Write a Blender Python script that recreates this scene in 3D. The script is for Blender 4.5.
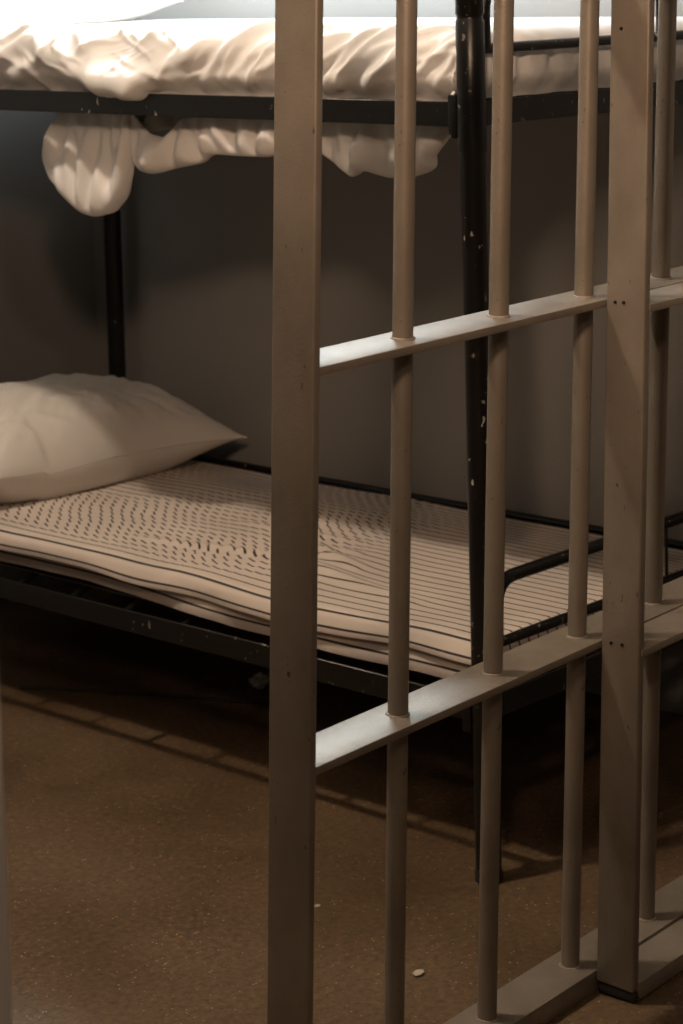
import bpy, bmesh, math, random
import numpy as np
from mathutils import Vector, Matrix, noise as mnoise

for o in list(bpy.data.objects):
    bpy.data.objects.remove(o)
scene = bpy.context.scene
COL = scene.collection
random.seed(7)

# ------------------------------------------------------------------ camera
# world axes: X runs along the cell front (towards the back wall), Y along the bunk (towards its head), Z up
F_PX, PP_Y, CAM_H = 2300.54, 135.6, 1.5766
C_R = Vector((0.6779323, -0.7346434, -0.02658694))
C_U = Vector((0.07233517, 0.03067284, 0.99690862))
C_F = Vector((0.73155685, 0.67775973, -0.07393467))
cam_d = bpy.data.cameras.new('camera')
cam = bpy.data.objects.new('camera', cam_d)
COL.objects.link(cam)
rot = Matrix((C_R, C_U, -C_F)).transposed()
cam.matrix_world = Matrix.Translation((0, 0, CAM_H)) @ rot.to_4x4()
cam_d.sensor_width = 36
cam_d.lens = F_PX / 1024 * 36
cam_d.shift_y = -(512 - PP_Y) / 1024
cam_d.clip_start = 0.05
cam_d.dof.use_dof = True
cam_d.dof.focus_distance = 3.35
cam_d.dof.aperture_fstop = 8.5
scene.camera = cam

# ------------------------------------------------------------------ world, lights, exposure
world = bpy.data.worlds.new('world'); scene.world = world
world.use_nodes = True
bg = world.node_tree.nodes['Background']
bg.inputs[0].default_value = (1.0, 0.74, 0.50, 1)
bg.inputs[1].default_value = 0.022

LAMP = Vector((1.76, 2.95, 3.38))
def point_light(name, loc, power, color, radius):
    l = bpy.data.lights.new(name, 'POINT'); l.energy = power; l.color = color; l.shadow_soft_size = radius
    o = bpy.data.objects.new(name, l); o.location = loc; COL.objects.link(o); return o
def area_light(name, loc, sx, sy, power, color, rot=(0, 0, 0)):
    l = bpy.data.lights.new(name, 'AREA'); l.shape = 'RECTANGLE'; l.size = sx; l.size_y = sy
    l.energy = power; l.color = color
    o = bpy.data.objects.new(name, l); o.location = loc; o.rotation_euler = rot; COL.objects.link(o); return o
point_light('cell_bulb_light', LAMP, 142, (1.0, 0.80, 0.615), 0.07)
area_light('tube_light', (3.40, 3.60, 2.20), 0.10, 1.3, 34, (0.78, 0.92, 1.0))
def spot_light(name, loc, target, power, color, radius, angle, blend):
    l = bpy.data.lights.new(name, 'SPOT'); l.energy = power; l.color = color; l.shadow_soft_size = radius
    l.spot_size = math.radians(angle); l.spot_blend = blend
    o = bpy.data.objects.new(name, l); o.location = loc
    o.rotation_euler = (Vector(target) - Vector(loc)).to_track_quat('-Z', 'Y').to_euler(); COL.objects.link(o); return o
SPOT = Vector((0.65, 0.85, 2.30))
SPOT_AZ, SPOT_EL = math.radians(27), math.radians(-8)
SPOT_DIR = Vector((math.cos(SPOT_AZ) * math.cos(SPOT_EL), math.sin(SPOT_AZ) * math.cos(SPOT_EL), math.sin(SPOT_EL)))
spot_light('added_bar_spot', SPOT, SPOT + SPOT_DIR, 165, (1.0, 0.67, 0.45), 0.12, 74, 1.0)  # added spot with no fixture; brightens the bars towards their tops
point_light('corridor_fill_light', (0.3, -0.5, 2.90), 45, (1.0, 0.72, 0.50), 0.10)  # added warm fill for the near post and the camera-side faces

vs = scene.view_settings
vs.view_transform = 'Standard'; vs.look = 'None'; vs.gamma = 1.0; vs.use_curve_mapping = False
vs.exposure = 0.0

# ------------------------------------------------------------------ pixel helpers (a pixel gives a direction; the plane gives the distance)
def ray(x, y):
    return C_F * F_PX + C_R * (x - 341.5) + C_U * (PP_Y - y)
CAM0 = Vector((0, 0, CAM_H))
def on_plane(x, y, p0, n):
    d = ray(x, y); t = (Vector(p0) - CAM0).dot(n) / d.dot(n); return CAM0 + d * t
def at_x(x, y, X): return on_plane(x, y, (X, 0, 0), Vector((1, 0, 0)))
def at_z(x, y, Z): return on_plane(x, y, (0, 0, Z), Vector((0, 0, 1)))

# ------------------------------------------------------------------ materials
def new_mat(name):
    m = bpy.data.materials.new(name); m.use_nodes = True
    nt = m.node_tree; b = nt.nodes['Principled BSDF']
    return m, nt, b
def N(nt, t, **kw):
    n = nt.nodes.new(t)
    for k, v in kw.items():
        if k in n.inputs: n.inputs[k].default_value = v
        else: setattr(n, k, v)
    return n
def ramp(nt, src, stops):
    r = nt.nodes.new('ShaderNodeValToRGB'); e = r.color_ramp.elements
    while len(e) < len(stops): e.new(0.5)
    for k, (p, c) in enumerate(stops):
        e[k].position = p; e[k].color = c if len(c) == 4 else (*c, 1)
    nt.links.new(src, r.inputs[0]); return r
def mix(nt, fac, a, b, mode='MIX'):
    m = nt.nodes.new('ShaderNodeMix'); m.data_type = 'RGBA'; m.blend_type = mode
    for i, v in ((0, fac), (6, a), (7, b)):
        if hasattr(v, 'is_linked') or hasattr(v, 'links'): nt.links.new(v, m.inputs[i])
        else: m.inputs[i].default_value = v if i == 0 else ((*v, 1) if len(v) == 3 else v)
    return m.outputs[2]
def bump(nt, b, src, strength, dist=0.002):
    n = N(nt, 'ShaderNodeBump'); n.inputs['Strength'].default_value = strength; n.inputs['Distance'].default_value = dist
    nt.links.new(src, n.inputs['Height']); nt.links.new(n.outputs[0], b.inputs['Normal'])

def mat_floor():
    m, nt, b = new_mat('floor_concrete')
    tc = N(nt, 'ShaderNodeNewGeometry')
    pos = tc.outputs['Position']
    n1 = N(nt, 'ShaderNodeTexNoise', Scale=2.2, Detail=6.0, Roughness=0.6); nt.links.new(pos, n1.inputs['Vector'])
    n2 = N(nt, 'ShaderNodeTexNoise', Scale=75.0, Detail=6.0, Roughness=0.75); nt.links.new(pos, n2.inputs['Vector'])
    v = N(nt, 'ShaderNodeTexVoronoi', Scale=105.0); nt.links.new(pos, v.inputs['Vector'])
    n3 = N(nt, 'ShaderNodeTexNoise', Scale=16.0, Detail=3.0); nt.links.new(pos, n3.inputs['Vector'])
    base = ramp(nt, n1.outputs[0], [(0.30, (0.072, 0.043, 0.021)), (0.5, (0.112, 0.070, 0.037)), (0.72, (0.150, 0.098, 0.055))])
    fine = ramp(nt, n2.outputs[0], [(0.28, (0.40, 0.38, 0.36)), (0.5, (1, 1, 1)), (0.74, (1.75, 1.7, 1.6))])
    c = mix(nt, 1.0, base.outputs[0], fine.outputs[0], 'MULTIPLY')
    spots = ramp(nt, v.outputs['Distance'], [(0.0, (1, 1, 1)), (0.13, (1, 1, 1)), (0.22, (0, 0, 0))])
    pick = ramp(nt, v.outputs['Color'], [(0.0, (0, 0, 0)), (0.50, (0, 0, 0)), (0.66, (1, 1, 1))])
    sm = mix(nt, 1.0, spots.outputs[0], pick.outputs[0], 'MULTIPLY')
    sg = ramp(nt, n3.outputs[0], [(0.38, (0.15, 0.15, 0.15)), (0.60, (1, 1, 1))])
    sm = mix(nt, 1.0, sm, sg.outputs[0], 'MULTIPLY')
    c = mix(nt, sm, c, (0.50, 0.40, 0.28))
    nt.links.new(c, b.inputs['Base Color'])
    rr = ramp(nt, n1.outputs[0], [(0.3, (0.42,) * 3), (0.7, (0.62,) * 3)])
    nt.links.new(rr.outputs[0], b.inputs['Roughness'])
    bump(nt, b, n2.outputs[0], 0.5, 0.0015)
    return m

def mat_wall(name, ca, cb):
    m, nt, b = new_mat(name)
    g = N(nt, 'ShaderNodeNewGeometry')
    n1 = N(nt, 'ShaderNodeTexNoise', Scale=1.4, Detail=5.0, Roughness=0.55); nt.links.new(g.outputs['Position'], n1.inputs['Vector'])
    n2 = N(nt, 'ShaderNodeTexNoise', Scale=60.0, Detail=3.0); nt.links.new(g.outputs['Position'], n2.inputs['Vector'])
    r = ramp(nt, n1.outputs[0], [(0.3, ca), (0.7, cb)])
    nt.links.new(r.outputs[0], b.inputs['Base Color']); b.inputs['Roughness'].default_value = 0.75
    bump(nt, b, n2.outputs[0], 0.15, 0.002)
    return m

def mat_paint(name, ca, cb, chip, chip_scale, chip_cut, rough, grain=0.12, metal=0.0):
    m, nt, b = new_mat(name)
    tc = N(nt, 'ShaderNodeTexCoord'); pos = tc.outputs['Object']
    mp = N(nt, 'ShaderNodeMapping'); mp.inputs['Scale'].default_value = (1, 1, 0.6); nt.links.new(pos, mp.inputs[0])
    n1 = N(nt, 'ShaderNodeTexNoise', Scale=9.0, Detail=5.0, Roughness=0.6); nt.links.new(mp.outputs[0], n1.inputs['Vector'])
    n2 = N(nt, 'ShaderNodeTexNoise', Scale=chip_scale, Detail=2.0, Roughness=0.55); nt.links.new(mp.outputs[0], n2.inputs['Vector'])
    n4 = N(nt, 'ShaderNodeTexNoise', Scale=5.0, Detail=2.0); nt.links.new(pos, n4.inputs['Vector'])
    n3 = N(nt, 'ShaderNodeTexNoise', Scale=240.0, Detail=2.0); nt.links.new(pos, n3.inputs['Vector'])
    r = ramp(nt, n1.outputs[0], [(0.3, ca), (0.7, cb)])
    k = ramp(nt, n2.outputs[0], [(chip_cut, (0, 0, 0)), (chip_cut + 0.015, (1, 1, 1))])
    k2 = ramp(nt, n4.outputs[0], [(0.45, (0, 0, 0)), (0.6, (1, 1, 1))])
    kk = mix(nt, 1.0, k.outputs[0], k2.outputs[0], 'MULTIPLY')
    c = mix(nt, kk, r.outputs[0], chip)
    nt.links.new(c, b.inputs['Base Color'])
    b.inputs['Roughness'].default_value = rough; b.inputs['Metallic'].default_value = metal
    bump(nt, b, n3.outputs[0], grain, 0.001)
    return m

def mat_cloth(name, ca, cb, weave=900.0, rough=0.9, strength=0.12):
    m, nt, b = new_mat(name)
    tc = N(nt, 'ShaderNodeTexCoord')
    n1 = N(nt, 'ShaderNodeTexNoise', Scale=6.0, Detail=4.0); nt.links.new(tc.outputs['Object'], n1.inputs['Vector'])
    n2 = N(nt, 'ShaderNodeTexNoise', Scale=weave * 0.3, Detail=2.0); nt.links.new(tc.outputs['Object'], n2.inputs['Vector'])
    r = ramp(nt, n1.outputs[0], [(0.3, ca), (0.7, cb)])
    nt.links.new(r.outputs[0], b.inputs['Base Color'])
    b.inputs['Roughness'].default_value = rough
    b.inputs['Sheen Weight'].default_value = 0.1
    bump(nt, b, n2.outputs[0], strength, 0.0006)
    return m

def mat_ticking():
    """cream ticking with dark stripes; UV.x is the unfolded distance across the mattress in metres"""
    m, nt, b = new_mat('striped_ticking')
    uv = N(nt, 'ShaderNodeUVMap'); uv.uv_map = 'UVMap'
    sx = N(nt, 'ShaderNodeSeparateXYZ'); nt.links.new(uv.outputs[0], sx.inputs[0])
    dv = N(nt, 'ShaderNodeMath', operation='DIVIDE'); nt.links.new(sx.outputs[0], dv.inputs[0]); dv.inputs[1].default_value = 0.027
    fr = N(nt, 'ShaderNodeMath', operation='FRACT'); nt.links.new(dv.outputs[0], fr.inputs[0])
    sb = N(nt, 'ShaderNodeMath', operation='SUBTRACT'); nt.links.new(fr.outputs[0], sb.inputs[0]); sb.inputs[1].default_value = 0.5
    ab = N(nt, 'ShaderNodeMath', operation='ABSOLUTE'); nt.links.new(sb.outputs[0], ab.inputs[0])
    st = ramp(nt, ab.outputs[0], [(0.066, (1, 1, 1)), (0.092, (0, 0, 0))])
    n2 = N(nt, 'ShaderNodeTexNoise', Scale=5.0, Detail=4.0)
    n3 = N(nt, 'ShaderNodeTexNoise', Scale=260.0, Detail=2.0)
    tc = N(nt, 'ShaderNodeTexCoord')
    nt.links.new(tc.outputs['Object'], n2.inputs['Vector']); nt.links.new(tc.outputs['Object'], n3.inputs['Vector'])
    r = ramp(nt, n2.outputs[0], [(0.3, (0.60, 0.52, 0.45)), (0.7, (0.72, 0.63, 0.56))])
    c = mix(nt, st.outputs[0], r.outputs[0], (0.042, 0.034, 0.031))
    nt.links.new(c, b.inputs['Base Color']); b.inputs['Roughness'].default_value = 0.92
    bump(nt, b, n3.outputs[0], 0.12, 0.0006)
    return m

def mat_plain(name, c, rough=0.6, emit=0.0, metal=0.0):
    m, nt, b = new_mat(name)
    n1 = N(nt, 'ShaderNodeTexNoise', Scale=30.0, Detail=3.0)
    tc = N(nt, 'ShaderNodeTexCoord'); nt.links.new(tc.outputs['Object'], n1.inputs['Vector'])
    r = ramp(nt, n1.outputs[0], [(0.3, tuple(x * 0.88 for x in c)), (0.7, tuple(min(1, x * 1.12) for x in c))])
    nt.links.new(r.outputs[0], b.inputs['Base Color']); b.inputs['Roughness'].default_value = rough
    b.inputs['Metallic'].default_value = metal
    if emit:
        b.inputs['Emission Color'].default_value = (*c, 1); b.inputs['Emission Strength'].default_value = emit
    return m

M = {}
M['floor'] = mat_floor()
M['wall'] = mat_wall('wall_paint', (0.262, 0.257, 0.246), (0.305, 0.299, 0.287))
M['ceiling'] = mat_wall('ceiling_paint', (0.45, 0.44, 0.42), (0.52, 0.51, 0.48))
M['steel'] = mat_paint('taupe_steel_paint', (0.205, 0.173, 0.138), (0.305, 0.265, 0.220), (0.09, 0.050, 0.028), 95.0, 0.705, 0.44, 0.35, 0.38)
M['weld'] = mat_paint('weld_metal', (0.24, 0.205, 0.17), (0.31, 0.27, 0.23), (0.24, 0.11, 0.05), 60.0, 0.6, 0.5, 0.5)
M['black'] = mat_paint('black_enamel', (0.004, 0.0038, 0.0036), (0.007, 0.0065, 0.006), (0.50, 0.46, 0.40), 80.0, 0.685, 0.30, 0.15)
M['ticking'] = mat_ticking()
M['pillow'] = mat_cloth('pillowcase_cotton', (0.70, 0.66, 0.61), (0.76, 0.72, 0.67))
M['sheet'] = mat_cloth('white_cotton_sheet', (0.80, 0.79, 0.78), (0.86, 0.85, 0.84))
M['core'] = mat_cloth('mattress_cover_green', (0.36, 0.38, 0.33), (0.42, 0.44, 0.38))
M['dark'] = mat_plain('dark_screw_steel', (0.03, 0.026, 0.022), 0.5, metal=0.6)
M['rubber'] = mat_plain('black_rubber', (0.018, 0.016, 0.015), 0.7)
M['grey_post'] = mat_paint('grey_post_paint', (0.52, 0.50, 0.49), (0.58, 0.56, 0.55), (0.16, 0.09, 0.05), 70.0, 0.75, 0.5, 0.2)
M['scrap'] = mat_cloth('paper_scrap', (0.62, 0.58, 0.52), (0.72, 0.68, 0.62))
M['pebble'] = mat_plain('pale_chip', (0.50, 0.44, 0.35), 0.8)
M['bulb'] = mat_plain('lit_glass', (1.0, 0.80, 0.58), 0.4, emit=6.0)
M['tube'] = mat_plain('lit_tube', (0.88, 0.95, 1.0), 0.4, emit=5.0)
M['white_metal'] = mat_plain('white_enamel_metal', (0.6, 0.6, 0.58), 0.4)

# ------------------------------------------------------------------ mesh helpers
def link(name, me, mat=None, parent=None, loc=None):
    o = bpy.data.objects.new(name, me)
    COL.objects.link(o)
    if mat is not None and me is not None and not me.materials: me.materials.append(mat)
    if parent is not None: o.parent = parent
    if loc is not None: o.location = loc
    return o
def from_bm(name, bm, mat, parent=None, smooth=True, loc=None, angle=40):
    me = bpy.data.meshes.new(name); bm.normal_update(); bm.to_mesh(me); bm.free()
    if smooth:
        me.polygons.foreach_set('use_smooth', [True] * len(me.polygons))
        try: me.set_sharp_from_angle(angle=math.radians(angle))
        except Exception: pass
    return link(name, me, mat, parent, loc)
def box_bm(lo, hi, bev=0.0, seg=2):
    bm = bmesh.new()
    vs_ = [bm.verts.new((x, y, z)) for z in (lo[2], hi[2]) for y in (lo[1], hi[1]) for x in (lo[0], hi[0])]
    for f in ((0, 2, 3, 1), (4, 5, 7, 6), (0, 1, 5, 4), (2, 6, 7, 3), (0, 4, 6, 2), (1, 3, 7, 5)):
        bm.faces.new([vs_[i] for i in f])
    if bev: bmesh.ops.bevel(bm, geom=bm.edges[:], offset=bev, segments=seg, profile=0.5, affect='EDGES')
    return bm
def box(name, lo, hi, mat, parent=None, bev=0.0, seg=2, smooth=True):
    return from_bm(name, box_bm(lo, hi, bev, seg), mat, parent, smooth)
def tube_bm(pts, rad, seg=16, bm=None, caps=True):
    """swept round tube; rad one number or one per point"""
    bm = bm or bmesh.new()
    pts = [Vector(p) for p in pts]; n = len(pts)
    rad = rad if hasattr(rad, '__len__') else [rad] * n
    rings = []; prev = None
    for i, p in enumerate(pts):
        t = (pts[min(i + 1, n - 1)] - pts[max(i - 1, 0)]).normalized()
        if prev is None:
            a = Vector((0, 0, 1)) if abs(t.z) < 0.9 else Vector((1, 0, 0))
            u = t.cross(a).normalized()
        else:
            u = (prev - t * prev.dot(t)).normalized()
        prev = u; v = t.cross(u)
        rings.append([bm.verts.new(p + (u * math.cos(2 * math.pi * k / seg) + v * math.sin(2 * math.pi * k / seg)) * rad[i]) for k in range(seg)])
    for a, b in zip(rings, rings[1:]):
        for k in range(seg):
            bm.faces.new((a[k], a[(k + 1) % seg], b[(k + 1) % seg], b[k]))
    if caps:
        bm.faces.new(rings[0][::-1]); bm.faces.new(rings[-1])
    return bm
def tube(name, pts, rad, mat, parent=None, seg=16):
    return from_bm(name, tube_bm(pts, rad, seg), mat, parent)
def arc_corner(p0, corner, p1, r, n=8):
    """points rounding the corner of an angle with radius about r"""
    a = (Vector(p0) - Vector(corner)).normalized(); b = (Vector(p1) - Vector(corner)).normalized(); c = Vector(corner)
    A = c + a * r; B = c + b * r; out = []
    for i in range(n + 1):
        t = i / n; out.append(A * (1 - t) ** 2 + c * 2 * t * (1 - t) + B * t * t)
    return out
def torus_bm(R, r, seg=18, rs=6):
    bm = bmesh.new(); rings = []
    for i in range(seg):
        a = 2 * math.pi * i / seg; w = 1 + 0.18 * math.sin(3 * a + 1) + 0.12 * math.sin(7 * a)
        rings.append([bm.verts.new(((R + r * w * math.cos(b)) * math.cos(a), (R + r * w * math.cos(b)) * math.sin(a), r * w * math.sin(b))) for b in [2 * math.pi * k / rs for k in range(rs)]])
    for i in range(seg):
        A, B = rings[i], rings[(i + 1) % seg]
        for k in range(rs): bm.faces.new((A[k], B[k], B[(k + 1) % rs], A[(k + 1) % rs]))
    return bm
def tag(o, label=None, cat=None, group=None, kind=None):
    if label: o['label'] = label
    if cat: o['category'] = cat
    if group: o['group'] = group
    if kind: o['kind'] = kind
    return o
def empty(name, loc=(0, 0, 0), rot=None):
    o = bpy.data.objects.new(name, None); o.empty_display_size = 0.1; COL.objects.link(o)
    o.location = loc
    if rot is not None: o.rotation_euler = rot
    return o
def pn(x, y, z, seed=0.0):
    return mnoise.noise(Vector((x + seed * 7.3, y - seed * 3.1, z + seed * 1.7)))
def grid_mesh(name, P, mat, parent=None, UV=None, closed_u=False, loc=None):
    """P: array (nu, nv, 3)"""
    nu, nv = P.shape[:2]
    idx = np.arange(nu * nv).reshape(nu, nv)
    a = idx[:-1, :-1].ravel(); b = idx[1:, :-1].ravel(); c = idx[1:, 1:].ravel(); d = idx[:-1, 1:].ravel()
    faces = np.stack([a, b, c, d], 1)
    if closed_u:
        faces = np.vstack([faces, np.stack([idx[-1, :-1], idx[0, :-1], idx[0, 1:], idx[-1, 1:]], 1)])
    me = bpy.data.meshes.new(name)
    me.from_pydata(P.reshape(-1, 3).tolist(), [], faces.tolist())
    if UV is not None:
        l = me.uv_layers.new(name='UVMap'); vi = np.empty(len(me.loops), dtype=np.int32); me.loops.foreach_get('vertex_index', vi)
        l.data.foreach_set('uv', UV.reshape(-1, 2)[vi].ravel())
    me.polygons.foreach_set('use_smooth', [True] * len(me.polygons))
    me.update()
    return link(name, me, mat, parent, loc)
def grid_normals(P):
    du = np.gradient(P, axis=0); dv = np.gradient(P, axis=1)
    n = np.cross(du, dv); l = np.linalg.norm(n, axis=2, keepdims=True); return n / np.maximum(l, 1e-9)

# ------------------------------------------------------------------ the setting
X_BACK, Y_HEAD, Z_CEIL = 3.90, 4.50, 3.50
tag(box('floor', (-2.5, -2.0, -0.12), (X_BACK + 0.15, Y_HEAD + 0.15, 0.0), M['floor'], smooth=False), 'brown speckled concrete floor of the cell', 'floor', kind='structure')
tag(box('wall_back', (X_BACK, -2.0, 0.0), (X_BACK + 0.15, Y_HEAD + 0.15, Z_CEIL), M['wall'], smooth=False), 'plain grey painted wall along the long side of the bunk bed', 'wall', kind='structure')
tag(box('wall_head', (-2.5, Y_HEAD, 0.0), (X_BACK, Y_HEAD + 0.15, Z_CEIL), M['wall'], smooth=False), 'grey painted wall at the head of the bunk bed', 'wall', kind='structure')
tag(box('ceiling', (-2.5, -2.0, Z_CEIL), (X_BACK + 0.15, Y_HEAD + 0.15, Z_CEIL + 0.12), M['ceiling'], smooth=False), 'plain pale ceiling above the cell', 'ceiling', kind='structure')

# ------------------------------------------------------------------ cell front: fixed bar panel and sliding door, in the panel's own frame
# local x along the front, y into the cell, z up; the whole front leans very slightly out of the cell
YAW, LEAN = math.atan(0.06), 0.0465
P_O = Vector((2.743, 2.059, 0.0))
P_M = Matrix.Translation(P_O) @ Matrix.Rotation(YAW, 4, 'Z') @ Matrix.Rotation(LEAN, 4, 'X')
P_E = (P_M.to_3x3() @ Vector((1, 0, 0)))
RAIL_TOPS = [1.075, 0.555, 1.595, 2.115]
S_END = 1.165
H_ALL = 2.13
def rail_box(name, s0, s1, n0, n1, top, th, parent):
    return box(name, (s0, n0, top - th), (s1, n1, top), M['steel'], parent, 0.0018, 2)
bar_r = 0.0143
def bar_mesh():
    bm = tube_bm([(0, 0, 0.03), (0, 0, 0.7), (0, 0, 1.4), (0, 0, H_ALL - 0.02)], bar_r, 24)
    me = bpy.data.meshes.new('bar'); bm.normal_update(); bm.to_mesh(me); bm.free()
    me.polygons.foreach_set('use_smooth', [True] * len(me.polygons)); me.set_sharp_from_angle(angle=math.radians(50))
    me.materials.append(M['steel']); return me
BAR_ME = bar_mesh()
wbm = torus_bm(bar_r + 0.0006, 0.0024); WELD_ME = bpy.data.meshes.new('weld_bead'); wbm.to_mesh(WELD_ME); wbm.free()
WELD_ME.polygons.foreach_set('use_smooth', [True] * len(WELD_ME.polygons)); WELD_ME.materials.append(M['weld'])
def barred(root, s_list, n_mid):
    for s in s_list:
        b = link('bar', BAR_ME, None, root, (s, n_mid, 0))
        for k, zt in enumerate([0.035] + RAIL_TOPS[:3]):
            w = link('weld_bead', WELD_ME, None, b, (0, 0, zt)); w.rotation_euler.z = 1.3 * k + 5 * s

panel = empty('cell_bars', P_O, P_M.to_euler())
tag(panel, 'taupe grey panel of round steel bars ending in a flat post at the doorway', 'bars')
po = box('post', (-0.689, 0.000, 0.0), (-0.674, 0.070, H_ALL), M['steel'], panel, 0.0035, 3); po.rotation_euler.y = 0.0025
box('bottom_rail', (-0.674, 0.0, 0.0), (S_END, 0.080, 0.035), M['steel'], panel, 0.002, 2)
for zt in RAIL_TOPS: rail_box('rail', -0.674, S_END, 0.0, 0.080, zt, 0.012, panel)
barred(panel, [-0.4520] + [-0.4485 + 0.2185 * k for k in range(1, 8)], 0.040)

door = empty('sliding_gate', P_O, P_M.to_euler())
tag(door, 'taupe grey barred sliding gate with flat screwed stile, overlapping the fixed bar panel', 'gate')
box('stile', (-0.005, -0.070, 0.021), (0.011, -0.0035, H_ALL), M['steel'], door, 0.0035, 3).rotation_euler.y = -0.0125
box('foot', (-0.003, -0.071, 0.003), (0.040, -0.005, 0.0212), M['rubber'], door, 0.005, 3)
box('bottom_rail', (0.008, -0.072, 0.006), (S_END, -0.0045, 0.034), M['steel'], door, 0.002, 2)
for zt in RAIL_TOPS: rail_box('rail', -0.006, S_END, -0.072, -0.0035, zt, 0.012, door)
barred(door, [0.2285 + 0.2185 * k for k in range(5)], -0.038)
scr = bmesh.new()
bmesh.ops.create_cone(scr, cap_ends=True, segments=10, radius1=0.0030, radius2=0.0022, depth=0.0024, matrix=Matrix.Rotation(math.radians(-90), 4, 'Y'))
SCR_ME = bpy.data.meshes.new('screw'); scr.to_mesh(SCR_ME); scr.free(); SCR_ME.materials.append(M['dark'])
P_INV = P_M.inverted()
for (px, py) in ((622, 300.5), (630.5, 301), (615.5, 641), (626.5, 643), (630, 28)):
    q = P_INV @ on_plane(px, py, P_O, P_E)
    link('screw', SCR_ME, None, door, (-0.0056 - 0.0125 * q.z, q.y, q.z))

# grey post at the doorway's other side, close to the lens
jp = at_z(9.5, 1024, 0.0)
k = 1.90 / (jp - CAM0).dot(C_F)
jx, jy = jp.x * k, jp.y * k
d_ = Vector((C_R.x, C_R.y, 0)).normalized()
jc = Vector((jx, jy, 0)) - d_ * 0.030
jamb = empty('steel_post', (jc.x, jc.y, 0), (0, 0, YAW))
tag(jamb, 'plain grey square steel post standing on the floor outside the cell bars', 'post')
box('tube', (-0.024, -0.024, 0.006), (0.024, 0.024, 2.2), M['grey_post'], jamb, 0.004, 3)
box('base_plate', (-0.05, -0.05, 0.0), (0.05, 0.05, 0.006), M['grey_post'], jamb, 0.001, 1)

# ------------------------------------------------------------------ bunk bed
BX0, BX1, BY0, BY1 = 2.975, 3.845, 2.457, 4.36
Z_LO, Z_UP = 0.278, 1.300           # undersides of the two bed frames
RAIL_H = 0.042
bunk = empty('bunk_bed', (BX0, BY0, 0))
tag(bunk, 'black enamelled tubular steel bunk bed with chipped paint, beside the grey wall', 'bunk bed')
W_, L_ = BX1 - BX0, BY1 - BY0
for (x, y) in ((0, 0), (W_, 0), (0, L_), (W_, L_)):
    pts = [(x, y, 0.0), (x, y, 0.012), (x, y, 0.6), (x, y, 1.255), (x, y, 1.262), (x, y, 1.478), (x, y, 1.481), (x, y, 1.487), (x, y, 1.490), (x, y, 1.66), (x, y, 1.672)]
    rr = [0.0215, 0.0225, 0.022, 0.022, 0.0245, 0.0245, 0.0225, 0.0225, 0.0245, 0.0245, 0.018]
    po = tube('post', pts, rr, M['black'], bunk, 24)
    tube('foot_cap', [(x, y, 0.0005), (x, y, 0.016), (x, y, 0.020)], [0.0245, 0.0245, 0.0225], M['rubber'], po, 20)
def bed_frame(z0, sag):
    z1 = z0 + RAIL_H
    for sx, x in ((1, -0.010), (-1, W_ + 0.010)):     # angle-iron side rails: upright flange and a ledge turned inwards
        bm = box_bm((x - 0.003, 0.024, z0), (x + 0.003, L_ - 0.024, z1), 0.001, 1)
        b2 = box_bm((min(x, x + sx * 0.020), 0.030, z0), (max(x, x + sx * 0.020), L_ - 0.030, z0 + 0.004))
        tmp = bpy.data.meshes.new('tmp'); b2.to_mesh(tmp); b2.free(); bm.from_mesh(tmp); bpy.data.meshes.remove(tmp)
        rl = from_bm('side_rail', bm, M['black'], bunk)
        for y in (0.030, L_ - 0.030):
            box('bracket', (x - 0.006, y - 0.010, z0 - 0.020), (x + 0.006, y + 0.010, z1 + 0.012), M['black'], rl, 0.003, 2)
    for y in (0.0, L_):
        sy = 1 if y == 0 else -1
        box('end_rail', (0.018, y - 0.003, z0), (W_ - 0.018, y + 0.003, z1), M['black'], bunk, 0.001, 1)
        zb, zh = z0 + 0.129, z0 + 0.239
        tube('end_bar', [(0.018, y, zb), (W_ / 2, y, zb), (W_ - 0.018, y, zb)], 0.0092, M['black'], bunk)
        xa, xb = 0.037, W_ - 0.037
        pts = [(xa, y, zb), (xa, y, zb + 0.04)] + arc_corner((xa, y, zb), (xa, y, zh), (xb, y, zh), 0.05) + \
              arc_corner((xa, y, zh), (xb, y, zh), (xb, y, zb), 0.055) + [(xb, y, zb + 0.04), (xb, y, zb)]
        tube('end_hoop', pts, 0.0115, M['black'], bunk)
        for t in (0.625,):
            x = W_ * t
            tube('rod', [(x, y, zb), (x, y, zh)], 0.0032, M['black'], bunk, 10)
    # sagging steel straps and the short links that tie them to the frame
    def sagz(y, g=1.0): return z0 + 0.040 - g * sag * math.sin(math.pi * min(max((y - 0.05) / (L_ - 0.1), 0), 1)) ** 0.8
    for k in range(8):
        x = 0.085 + (W_ - 0.17) * k / 7
        P = np.array([[(x + dx, y, sagz(y, 0.15 if k in (0, 7) else 1.0) + dz) for (dx, dz) in ((-.018, 0), (.018, 0), (.018, .003), (-.018, .003), (-.018, 0))] for y in np.linspace(0.004, L_ - 0.004, 25)])
        grid_mesh('strap', P, M['black'], bunk)
    for k in range(11):
        y = 0.12 + (L_ - 0.24) * k / 10
        for sx, x0, x1 in ((1, -0.008, 0.085), (-1, W_ + 0.008, W_ - 0.085)):
            tube('link', [(x0, y, z0 + 0.006), ((x0 + x1) / 2, y, z0 + 0.022), (x1, y, sagz(y, 0.15))], 0.0075, M['black'], bunk, 8)
bed_frame(Z_LO, 0.012)
bed_frame(Z_UP, 0.030)
tube('back_bar', [(W_, 0.02, 0.378), (W_, L_ / 2, 0.376), (W_, L_ - 0.02, 0.378)], 0.0095, M['black'], bunk, 14)

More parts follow.
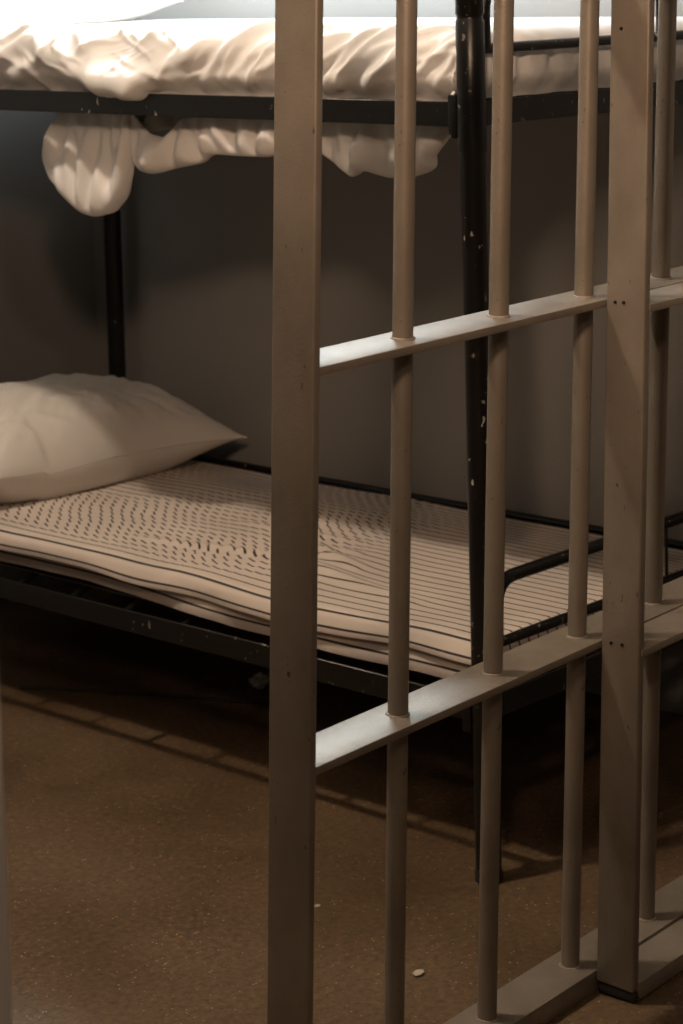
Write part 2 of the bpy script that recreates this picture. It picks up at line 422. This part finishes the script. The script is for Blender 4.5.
# ------------------------------------------------------------------ soft goods
def fold1(p, half, h, r):
    """unfolded coordinate -> (position, drop): flat top of half-width half, rounded edge of radius r, then straight down"""
    s = np.sign(p); a = np.abs(p); flat = half - r; q = r * math.pi / 2
    pos = np.where(a <= flat, a, np.where(a <= flat + q, flat + r * np.sin((a - flat) / r), half))
    drop = np.where(a <= flat, 0.0, np.where(a <= flat + q, r * (1 - np.cos((np.clip(a - flat, 0, q)) / r)), r + (a - flat - q)))
    return s * pos, drop
def vnoise(A, B, sa, sb, seed, C=0.0):
    out = np.empty(A.shape); fa = A.ravel(); fb = B.ravel(); o = out.ravel()
    for i in range(fa.size): o[i] = mnoise.noise(Vector((fa[i] * sa + seed, fb[i] * sb - seed * 2.3, C + seed * 0.37)))
    return o.reshape(A.shape)
def smooth(x, a, b):
    t = np.clip((x - a) / (b - a), 0, 1); return t * t * (3 - 2 * t)
def gauss(x, c, w): return np.exp(-((x - c) / w) ** 2)
def crease(p, q, a, b, w, amp, asym=0.0):
    """raised fold along the segment a-b in unfolded coordinates"""
    ax, ay = a; bx, by = b; dx, dy = bx - ax, by - ay; L2 = dx * dx + dy * dy
    t = np.clip(((p - ax) * dx + (q - ay) * dy) / L2, 0, 1)
    ex = p - (ax + t * dx); ey = q - (ay + t * dy)
    sd = (ex * -dy + ey * dx) / math.sqrt(L2); d = np.sqrt(ex * ex + ey * ey)
    prof = np.exp(-(d / w) ** 2)
    taper = np.sin(math.pi * np.clip(0.12 + 0.76 * t, 0, 1))
    return amp * taper * (prof + asym * (sd / w) * prof)

# --- the two thin striped pads of the lower bunk, one on top of the other
def striped_pad(label, MX0, MX1, MY0, MY1, MT, MB, r, ripples, head_lift, seed, group_off):
    hx, hy = (MX1 - MX0) / 2, (MY1 - MY0) / 2; cx, cy = (MX0 + MX1) / 2, (MY0 + MY1) / 2
    h = MT - MB
    extra = h - r + r * math.pi / 2 - r
    nb = 450 if ripples else 120
    p = np.concatenate([np.linspace(-hx - extra, -hx + 0.03, 26)[:-1], np.linspace(-hx + 0.03, hx - 0.03, 150 if ripples else 40)[:-1], np.linspace(hx - 0.03, hx + extra, 12)])
    q = np.concatenate([np.linspace(-hy - extra, -hy + 0.03, 20)[:-1], np.linspace(-hy + 0.03, hy - 0.03, nb)[:-1], np.linspace(hy - 0.03, hy + extra, 12)])
    A, B = np.meshgrid(p, q, indexing='ij')
    xx, dx = fold1(A, hx, h, r); yy, dy = fold1(B, hy, h, r)
    drop = np.maximum(dx, dy)
    X, Y = cx + xx, cy + yy
    nearA = smooth(-A, hx - 0.16, hx)
    Z = MT - drop
    sidex = np.where(dx >= dy, np.sign(A), 0.0); sidey = np.where(dy > dx, np.sign(B), 0.0)
    # the sides slope out a little, then tuck back under
    f = np.clip(drop / h, 0, 1)
    bul = 0.011 * np.sin(np.pi * 0.62 * f) * smooth(drop, 0.0, 0.006)
    X = X + sidex * bul; Y = Y + sidey * bul
    # slow undulation of the near edge, in plan and in height
    und = 0.020 * gauss(Y, 2.96, 0.17) - 0.014 * gauss(Y, 3.34, 0.16) + 0.008 * gauss(Y, 3.78, 0.14) - 0.004 * gauss(Y, 2.62, 0.1)
    if not ripples: und = und * 0.3 - 0.045 * smooth(Y, 3.10, 3.55)
    X = X - und * nearA
    Z = Z + nearA * head_lift * smooth(Y, 3.15, 3.7) - nearA * (0.006 * gauss(Y, 3.36, 0.10) if ripples else 0.0)
    X = X + smooth(drop, 0.008, h) * smooth(-A, hx - .03, hx) * 0.010 * vnoise(Y, Y * 0, 7.0, 0, 4.2 + seed)
    Z = Z + smooth(drop, 0.006, h) * smooth(-A, hx - .03, hx) * 0.005 * vnoise(Y, Y * 0, 6.0, 0, 9.1 + seed)
    U = A.copy()
    Z = Z - (0.020 if ripples else 0.0) * smooth(A, hx * 0.35, hx)
    if ripples:
        top = 1 - smooth(drop, 0.0, 0.012)
        Z = Z + top * (0.005 * vnoise(X, Y, 3.5, 2.5, 1.0) + 0.0022 * vnoise(X, Y, 9, 6, 2.0))
        Z = Z + top * (0.008 * gauss(Y, 3.02, 0.10) * gauss(X, 3.30, 0.12))
        # gathered ripples across the stripes towards the pillow
        wob = vnoise(X, Y, 5.0, 4.0, 3.0); wob2 = vnoise(X, Y, 16.0, 9.0, 6.0)
        mask = smooth(Y, 3.00, 3.30) * smooth(X, MX0 + 0.030, MX0 + 0.11) * (1 - 0.45 * smooth(X, MX1 - 0.25, MX1 - 0.06))
        mask = mask * np.clip(0.80 + 1.5 * vnoise(X, Y, 5.5, 3.5, 12.0), 0.08, 1.35)
        ph = 2 * np.pi * (Y / 0.031 + 0.85 * wob + 0.30 * wob2 + 6.0 * (X - 3.4))
        sv = np.sin(ph) - 0.5 * np.sin(2 * ph) + 0.3 * np.sin(3 * ph)
        Z = Z + top * mask * 0.0018 * sv
        U = A - top * mask * 0.0036 * sv + top * 0.005 * wob
        for (a, b, w, am) in (((-0.17, -0.42), (-0.12, -0.25), 0.018, 0.008), ((-0.10, -0.36), (-0.13, -0.18), 0.014, 0.007), ((-0.28, -0.66), (-0.19, -0.20), 0.020, 0.006),
                              ((-0.20, -0.30), (-0.24, -0.05), 0.013, 0.006), ((-0.02, -0.30), (-0.05, 0.02), 0.016, 0.004), ((-0.24, -0.12), (-0.27, 0.12), 0.014, 0.005)):
            Z = Z + top * crease(A, B, a, b, w, am); U = U - top * crease(A, B, a, b, w * 1.3, am * 1.3)
    P = np.stack([X, Y, Z], 2); UV = np.stack([U + 20 * 0.027 + group_off, B], 2)
    root = empty('striped_mattress', (cx, cy, MB)); tag(root, label, 'mattress')
    P0 = P - np.array([cx, cy, MB])
    grid_mesh('cover', P0, M['ticking'], root, UV)
    rim = np.concatenate([P0[:, 0], P0[-1, 1:], P0[::-1, -1][1:], P0[0, ::-1][1:]])
    ring2 = rim.copy(); ring2[:, :2] *= 0.96; ring2[:, 2] = rim[:, 2] * 0.6 - 0.001
    ring3 = ring2.copy(); ring3[:, :2] *= 0.3; ring3[:, 2] = -0.001
    grid_mesh('underside', np.stack([rim, ring2, ring3, ring3 * np.array([0, 0, 1.0])], 1), M['ticking'], root, np.zeros((len(rim), 4, 2)) + 0.027)
striped_pad('thin cream pad with dark stripes squeezed between the bed springs and the rippled striped pad', 3.006, 3.790, 2.488, 4.325, 0.3655, 0.327, 0.014, False, 0.0, 5.0, -0.0135)
striped_pad('rippled cream mattress pad with dark stripes carrying the lower pillow', 3.003, 3.805, 2.478, 4.335, 0.406, 0.366, 0.013, True, 0.004, 0.0, 0.0055)

# --- pillows
def pillow(name, label, centre, hx, hy, zt, zb, seed, rotz=0.0, corner_lift=0.0, wr=1.0, tilt=0.0, peak=(0.0, 0.0)):
    """hx, hy half sizes; zt height above and zb depth below the seam"""
    root = empty(name, centre, (0, 0, rotz)); tag(root, label, 'pillow')
    n = 130; a = np.sin(np.linspace(-1, 1, n) * math.pi / 2) ; A, B = np.meshgrid(a, a, indexing='ij')
    out = 1 - 0.055 * (1 - np.abs(B) ** 2.2) * np.abs(A) ** 3; outy = 1 - 0.075 * (1 - np.abs(A) ** 2.2) * np.abs(B) ** 3
    x = hx * A * out; y = hy * B * outy
    As = A - peak[0] * (1 - A * A); Bs = B - peak[1] * (1 - B * B)
    t = np.clip((1 - np.abs(As) ** 2.3), 0, 1) ** 0.70 * np.clip((1 - np.abs(Bs) ** 2.3), 0, 1) ** 0.60
    rad = np.sqrt(A * A + B * B)
    edge = smooth(1 - np.maximum(np.abs(A), np.abs(B)), 0.0, 0.30)
    seam_z = corner_lift * (np.abs(A) * np.abs(B)) ** 2 * np.sign(0.5 + A)
    wrk = np.zeros_like(t)
    ang = np.arctan2(y, x)
    w1 = vnoise(x, y, 9, 22, seed); w2 = vnoise(x * 0.8 + y * 0.6, y * 0.8 - x * 0.6, 8, 46, seed + 2); w3 = vnoise(x, y, 5, 5, seed + 5)
    # pulled creases running from the corners and the seam towards the middle
    w4 = vnoise(ang * 2.0, rad, 5.5, 1.2, seed + 8)
    wrk = wr * (0.006 * w1 + 0.0045 * w2 + 0.010 * w3) * (0.3 + 0.7 * edge) + wr * 0.007 * w4 * smooth(rad, 0.35, 0.8) * edge
    rg = random.Random(int(seed * 10))
    for k in range(34):
        x0 = rg.uniform(-0.9, 0.85) * hx; y0 = rg.uniform(-0.85, 0.3) * hy; an = rg.gauss(2.0, 0.45); ln = rg.uniform(0.05, 0.16)
        wrk = wrk + wr * edge * crease(x, y, (x0, y0), (x0 + ln * math.cos(an), y0 + ln * math.sin(an)), rg.uniform(0.006, 0.011), rg.uniform(0.002, 0.0045), 0.5)
    ztop = seam_z + zt * t + wrk * np.clip(t * 3, 0, 1) + tilt * x
    zbot = seam_z - zb * np.minimum(1, t * 1.9) + 0.0 * x
    zbot = np.minimum(zbot, ztop - 0.0005)
    top = grid_mesh('top_panel', np.stack([x, y, ztop], 2), M['pillow'], root)
    # seam: thin lip around the edge
    grid_mesh('bottom_panel', np.stack([x, y, zbot], 2)[:, ::-1], M['pillow'], root)
    rim = [(x[i, 0], y[i, 0], ztop[i, 0]) for i in range(n)] + [(x[-1, j], y[-1, j], ztop[-1, j]) for j in range(1, n)] + \
          [(x[i, -1], y[i, -1], ztop[i, -1]) for i in range(n - 2, -1, -1)] + [(x[0, j], y[0, j], ztop[0, j]) for j in range(n - 2, 0, -1)]
    rim = rim + [rim[0]]
    rp = np.array([[(px, py, pz + 0.0014 * math.sin(w)) if False else (px + 0.0012 * math.cos(w) * (1 if px > 0 else -1), py, pz + 0.0016 * math.sin(w)) for w in np.linspace(0, 2 * math.pi, 7)] for (px, py, pz) in rim])
    grid_mesh('seam', rp, M['pillow'], root)
    return root
pillow('pillow', 'plump off-white pillow lying on the striped mattress of the lower bunk', (3.425, 4.105, 0.475), 0.405, 0.222, 0.158, 0.068, 3.0, 0.0, -0.022, 1.0, 0.0, (-0.10, 0.0))
pillow('pillow', 'white pillow lying on the sheeted mattress of the upper bunk', (3.42, 4.19, 1.50), 0.385, 0.165, 0.11, 0.043, 11.0, 0.02, 0.0, 0.6)

# --- upper mattress core and its sheet
UX0, UX1, UY0, UY1, UT, UB = 2.962, 3.862, 2.474, 4.340, 1.457, 1.330
def upper_core():
    hx, hy = (UX1 - UX0) / 2 - 0.028, (UY1 - UY0) / 2 - 0.028; cx, cy = (UX0 + UX1) / 2 + 0.012, (UY0 + UY1) / 2
    root = empty('mattress', (cx, cy, UB)); tag(root, 'grey-green mattress core of the upper bunk, showing below its frame', 'mattress')
    p = np.linspace(-hx - 0.10, hx + 0.10, 30); q = np.linspace(-hy - 0.10, hy + 0.10, 60)
    A, B = np.meshgrid(p, q, indexing='ij'); xx, dx = fold1(A, hx, 0.1, 0.03); yy, dy = fold1(B, hy, 0.1, 0.03)
    tt = (B / hy + 1) / 2
    z = (UT - UB - 0.02) - np.maximum(dx, dy) - 0.0
    grid_mesh('cover', np.stack([xx, yy, z], 2), M['core'], root)
    sag = -0.034 * np.clip(np.sin(np.pi * np.clip(tt, 0, 1)), 0, 1) ** 0.8
    zb = np.minimum(z, 0.02) * 0 + 0.014 + sag * np.clip(1 - np.abs(xx) / (hx * 1.02), 0, 1) ** 0.25
    zb = np.where(np.maximum(dx, dy) > 0.0, np.minimum(z, 0.014), zb)
    grid_mesh('underside', np.stack([xx, yy, zb], 2)[:, ::-1], M['core'], root)
    return root
core_root = upper_core()

def bed_sheet():
    hx, hy = (UX1 - UX0) / 2, (UY1 - UY0) / 2; cx, cy = (UX0 + UX1) / 2, (UY0 + UY1) / 2
    h, r = 0.116, 0.050
    extra = h - r + r * math.pi / 2 - r
    p = np.concatenate([np.linspace(-hx - extra, -hx + 0.16, 84)[:-1], np.linspace(-hx + 0.16, hx - 0.08, 56)[:-1], np.linspace(hx - 0.08, hx + extra, 24)])
    q = np.concatenate([np.linspace(-hy - extra, -hy + 0.10, 44)[:-1], np.linspace(-hy + 0.10, hy - 0.08, 470)[:-1], np.linspace(hy - 0.08, hy + extra, 20)])
    A, B = np.meshgrid(p, q, indexing='ij')
    xx, dx = fold1(A, hx, h, r); yy, dy = fold1(B, hy, h, r)
    drop = np.maximum(dx, dy)
    X, Y, Z = cx + xx, cy + yy, UT - drop
    sidex = np.where(dx >= dy, np.sign(A), 0.0); sidey = np.where(dy > dx, np.sign(B), 0.0)
    tuck = smooth(drop, 0.075, h)
    X = X - sidex * 0.030 * tuck * 1.0; Y = Y - sidey * 0.022 * tuck
    P = np.stack([X, Y, Z], 2)
    nrm = grid_normals(P)
    if nrm[len(p) // 2, len(q) // 2, 2] < 0: nrm = -nrm
    nearw = smooth(-A, 0.10, hx - 0.02); footw = smooth(-B, hy - 0.12, hy)
    D = 0.006 * vnoise(A, B, 4, 3, 1.5) * (0.4 + nearw)
    # fine pulled wrinkles over the near side: long diagonal folds rising towards the foot post
    T1 = vnoise(B + 0.9 * A, A - 0.5 * B, 15, 3.0, 21.0); T2 = vnoise(B + 1.1 * A, A - 0.6 * B, 34, 5.0, 27.0)
    right = 1 - smooth(Y, 3.05, 3.30)
    D = D + nearw * right * (0.006 * (1 - np.abs(T1) * 2.6) + 0.004 * T2)
    L1 = vnoise(B - 0.6 * A, A + 0.4 * B, 12, 5.0, 33.0); L2 = vnoise(B, A, 26, 18, 35.0)
    D = D + nearw * (1 - right) * (0.009 * (1 - np.abs(L1) * 2.4) + 0.0035 * L2)
    # foot end: upright creases
    F1 = vnoise(A, B, 22, 4.0, 41.0)
    D = D + footw * (0.003 * (1 - np.abs(F1) * 2.5))
    # the big scoop where the sheet slumps over the rail
    c0 = cy
    for (a, b, w, am) in (((-hx + 0.02, 3.62 - c0), (-hx - 0.055, 3.44 - c0), 0.022, 0.016), ((-hx - 0.055, 3.44 - c0), (-hx - 0.075, 3.24 - c0), 0.024, 0.022),
                          ((-hx - 0.07, 3.26 - c0), (-hx + 0.01, 3.02 - c0), 0.020, 0.016), ((-hx - 0.02, 3.40 - c0), (-hx + 0.02, 3.28 - c0), 0.040, -0.012),
                          ((-hx - 0.07, 2.98 - c0), (-hx + 0.02, 2.80 - c0), 0.014, 0.012), ((-hx - 0.08, 2.88 - c0), (-hx + 0.05, 2.64 - c0), 0.013, 0.012),
                          ((-hx - 0.08, 2.79 - c0), (-hx + 0.02, 2.60 - c0), 0.011, 0.011), ((-hx - 0.08, 2.70 - c0), (-hx + 0.00, 2.56 - c0), 0.010, 0.010),
                          ((-hx - 0.075, 3.78 - c0), (-hx + 0.00, 3.60 - c0), 0.016, 0.014), ((-hx - 0.075, 3.66 - c0), (-hx - 0.03, 3.54 - c0), 0.014, 0.012)):
        D = D + crease(A, B, a, b, w, am, 0.35)
    rg = random.Random(5)
    y0 = 3.10
    while y0 > 2.44:
        ln = rg.uniform(0.16, 0.27); a0 = -hx - rg.uniform(0.055, 0.085); a1 = -hx + rg.uniform(0.02, 0.15)
        D = D + crease(A, B, (a0, y0 - c0), (a1, y0 - ln - c0), rg.uniform(0.006, 0.012), rg.uniform(0.006, 0.012), 0.5)
        y0 -= rg.uniform(0.025, 0.060)
    for k in range(26):
        y0 = rg.uniform(3.15, 4.2); a0 = -hx + rg.uniform(-0.085, 0.03); dr = rg.choice((-1, 1, -1)); ln = rg.uniform(0.06, 0.16)
        D = D + crease(A, B, (a0, y0 - c0), (a0 + rg.uniform(0.02, 0.09), y0 + dr * ln - c0), rg.uniform(0.006, 0.013), rg.uniform(0.005, 0.010), 0.5)
    for k in range(60):
        y0 = rg.uniform(2.5, 4.2); a0 = -hx + rg.uniform(-0.085, 0.02); dr = -1 if y0 < 3.1 else rg.choice((-1, 1)); ln = rg.uniform(0.04, 0.13)
        D = D + crease(A, B, (a0, y0 - c0), (a0 + rg.uniform(0.02, 0.06), y0 + dr * ln - c0), rg.uniform(0.0035, 0.006), rg.uniform(0.002, 0.0045), 0.6)
    for k in range(20):
        x0 = rg.uniform(-hx, hx)
        D = D + crease(A, B, (x0, -hy - 0.075), (x0 + rg.uniform(-0.05, 0.03), -hy + rg.uniform(-0.02, 0.04)), rg.uniform(0.004, 0.008), rg.uniform(-0.010, -0.004), 0.5)
    slump = gauss(Y, 3.31, 0.12) * smooth(drop, 0.03, h) * np.where(sidex < 0, 1.0, 0.0)
    P = P + nrm * D[..., None]
    P[..., 0] -= 0.034 * slump
    P[..., 2] -= 0.014 * slump
    # cloth lies on the rail where it comes down to it, never inside it
    onrail = (P[..., 2] < Z_UP + RAIL_H + 0.006) & (sidex < 0) & (P[..., 0] > 2.952) & (P[..., 0] < 2.974)
    P[..., 0] = np.where(onrail, 2.975, P[..., 0])
    root = empty('bed_sheet', (cx, cy, UB)); tag(root, 'rumpled white cotton sheet tucked over the upper bunk and hanging below its rail', 'bed sheet')
    o = np.array([cx, cy, UB])
    grid_mesh('top_sheet', P - o, M['sheet'], root)
    return root, o
sheet_root, SO = bed_sheet()

def hanging(pts_top, pts_bot, Xp, thick, seed, nu=70, nv=34, lean=0.0, name='hanging_fold', mat='sheet', root=None, org=None):
    """a puffed hanging bunch of sheet: upper and lower outline traced at the plane X = Xp, given a real thickness"""
    T = [at_x(*q, Xp) for q in pts_top]; Bt = [at_x(*q, Xp) for q in pts_bot]
    def resample(V, n):
        V = np.array([tuple(v) for v in V]); s = np.concatenate([[0], np.cumsum(np.linalg.norm(np.diff(V, axis=0), axis=1))]); t = np.linspace(0, s[-1], n)
        return np.stack([np.interp(t, s, V[:, k]) for k in range(3)], 1)
    T = resample(T, nu); Bt = resample(Bt, nu)
    ker = np.array([1, 2, 1]) / 4
    for _ in range(2):
        for V in (T, Bt):
            for k in range(3): V[1:-1, k] = np.convolve(V[:, k], ker, 'valid')
    v = np.linspace(0, 1, nv); ph = np.linspace(0, 2 * np.pi, 2 * nv)
    u = np.linspace(0, 1, nu)
    P = np.zeros((nu, 2 * nv, 3)); prof_u = np.clip(np.sin(np.pi * u), 0, 1) ** 0.45
    for j, a in enumerate(ph):
        vv = (1 - np.cos(a)) / 2; side = np.sin(a)
        c = T * (1 - vv) + Bt * vv
        th = thick * prof_u * (0.35 + 0.65 * vv) * np.sign(side) * abs(side) ** 0.7
        c = c.copy()
        for i in range(nu):
            f = mnoise.noise(Vector((c[i, 1] * 16 + c[i, 2] * 3 + seed, c[i, 2] * 4.5, seed * 1.3 + (3 if side > 0 else 0))))
            g = mnoise.noise(Vector((c[i, 1] * 34 - c[i, 2] * 9 - seed, c[i, 2] * 9, seed + (5 if side > 0 else 0))))
            c[i, 0] += -th[i] + (0.075 * (abs(f) - 0.22) + 0.016 * g) * np.sin(np.pi * vv) ** 0.5 * prof_u[i] * (1 if side > 0 else -1) * -1 + lean * vv
        P[:, j] = c
    grid_mesh(name, P - (SO if org is None else org), M[mat], root or sheet_root)
hanging([(58, 112), (75, 110), (100, 110), (120, 110), (132, 112)],
        [(50, 140), (44, 160), (52, 180), (68, 196), (82, 212), (96, 217), (112, 213), (124, 198), (131, 178), (133, 150)], 3.055, 0.040, 2.0)
hanging([(131, 112), (150, 134), (166, 138), (180, 120), (215, 112), (250, 112), (300, 112)],
        [(131, 140), (134, 162), (144, 172), (156, 174), (178, 168), (200, 164), (214, 154), (240, 156), (270, 157), (300, 152)], 3.05, 0.030, 5.0, 90)
hanging([(270, 114), (320, 114), (360, 116), (400, 118), (452, 122)],
        [(270, 150), (300, 150), (322, 152), (340, 166), (353, 178), (363, 170), (372, 172), (390, 178), (410, 178), (430, 172), (437, 166), (434, 158), (446, 142), (452, 130)], 3.05, 0.026, 9.0, 100)

hanging([(106, 108), (150, 108), (186, 108)], [(106, 127), (130, 131), (158, 131), (186, 125)], 3.085, 0.014, 14.0, 40, 16,
        name='sagging_edge', mat='core', root=core_root, org=np.array(core_root.location))

# ------------------------------------------------------------------ small things on the floor
def lump(name, label, cat, loc, rx, ry, rz, mat, seed, sub=3, amp=0.35, group=None):
    bm = bmesh.new(); bmesh.ops.create_icosphere(bm, subdivisions=sub, radius=1.0)
    for v in bm.verts:
        n = 1 + amp * mnoise.noise(v.co * 1.6 + Vector((seed, 0, 0))) + amp * 0.5 * mnoise.noise(v.co * 4 + Vector((0, seed, 0)))
        v.co = Vector((v.co.x * rx * n, v.co.y * ry * n, v.co.z * rz * n))
    zmin = min(v.co.z for v in bm.verts)
    for v in bm.verts: v.co.z -= zmin
    o = from_bm(name, bm, mat, None, loc=loc); tag(o, label, cat, group); return o
q = at_z(261, 688, 0.0)
lump('paper_scrap', 'small crumpled pale scrap lying on the floor under the lower bunk', 'scrap', (q.x, q.y, 0), 0.022, 0.018, 0.014, M['scrap'], 1.0, 4, 0.5)
q = at_z(418.5, 975, 0.0)
lump('paint_chip', 'pale flat paint chip on the brown floor behind the bars', 'chip', (q.x, q.y, 0), 0.010, 0.008, 0.003, M['pebble'], 4.0)
q = at_z(317, 907, 0.0)
lump('paint_chip', 'tiny pale paint chip on the floor beside the flat post', 'chip', (q.x, q.y, 0), 0.007, 0.005, 0.002, M['pebble'], 6.0)
pts = [at_z(x, y, 0.0) for (x, y) in ((20, 689), (60, 690), (105, 693), (150, 696), (200, 700), (240, 703), (272, 704), (320, 706))]
tag(tube('cable', [(p_.x, p_.y, 0.004) for p_ in pts], 0.0038, M['rubber'], None, 8), 'thin dark cable lying on the floor under the lower bunk', 'cable')

# ------------------------------------------------------------------ lamps on the ceiling (above the picture)
def ceiling_bulb(loc, label):
    r = empty('ceiling_lamp', (loc[0], loc[1], Z_CEIL)); tag(r, label, 'lamp')
    tube('ceiling_plate', [(0, 0, -0.0005), (0, 0, -0.02), (0, 0, -0.03)], [0.075, 0.075, 0.05], M['white_metal'], r, 24)
    return r
ceiling_bulb((LAMP.x, LAMP.y), 'round white lamp plate on the ceiling over the cell floor')
ceiling_bulb((0.3, -0.5), 'round white plate added on the ceiling above the fill light outside the cell')  # unseen plate added to go with the corridor fill

r = empty('tube_lamp', (X_BACK, 3.60, 2.24)); tag(r, 'long white tube lamp on two brackets on the wall over the upper bunk', 'lamp')
box('housing', (-0.57, -0.68, -0.02), (-0.43, 0.68, 0.03), M['white_metal'], r, 0.005, 2)
for y in (-0.5, 0.5): box('bracket', (-0.435, y - 0.015, -0.01), (-0.0005, y + 0.015, 0.02), M['white_metal'], r, 0.003, 1)
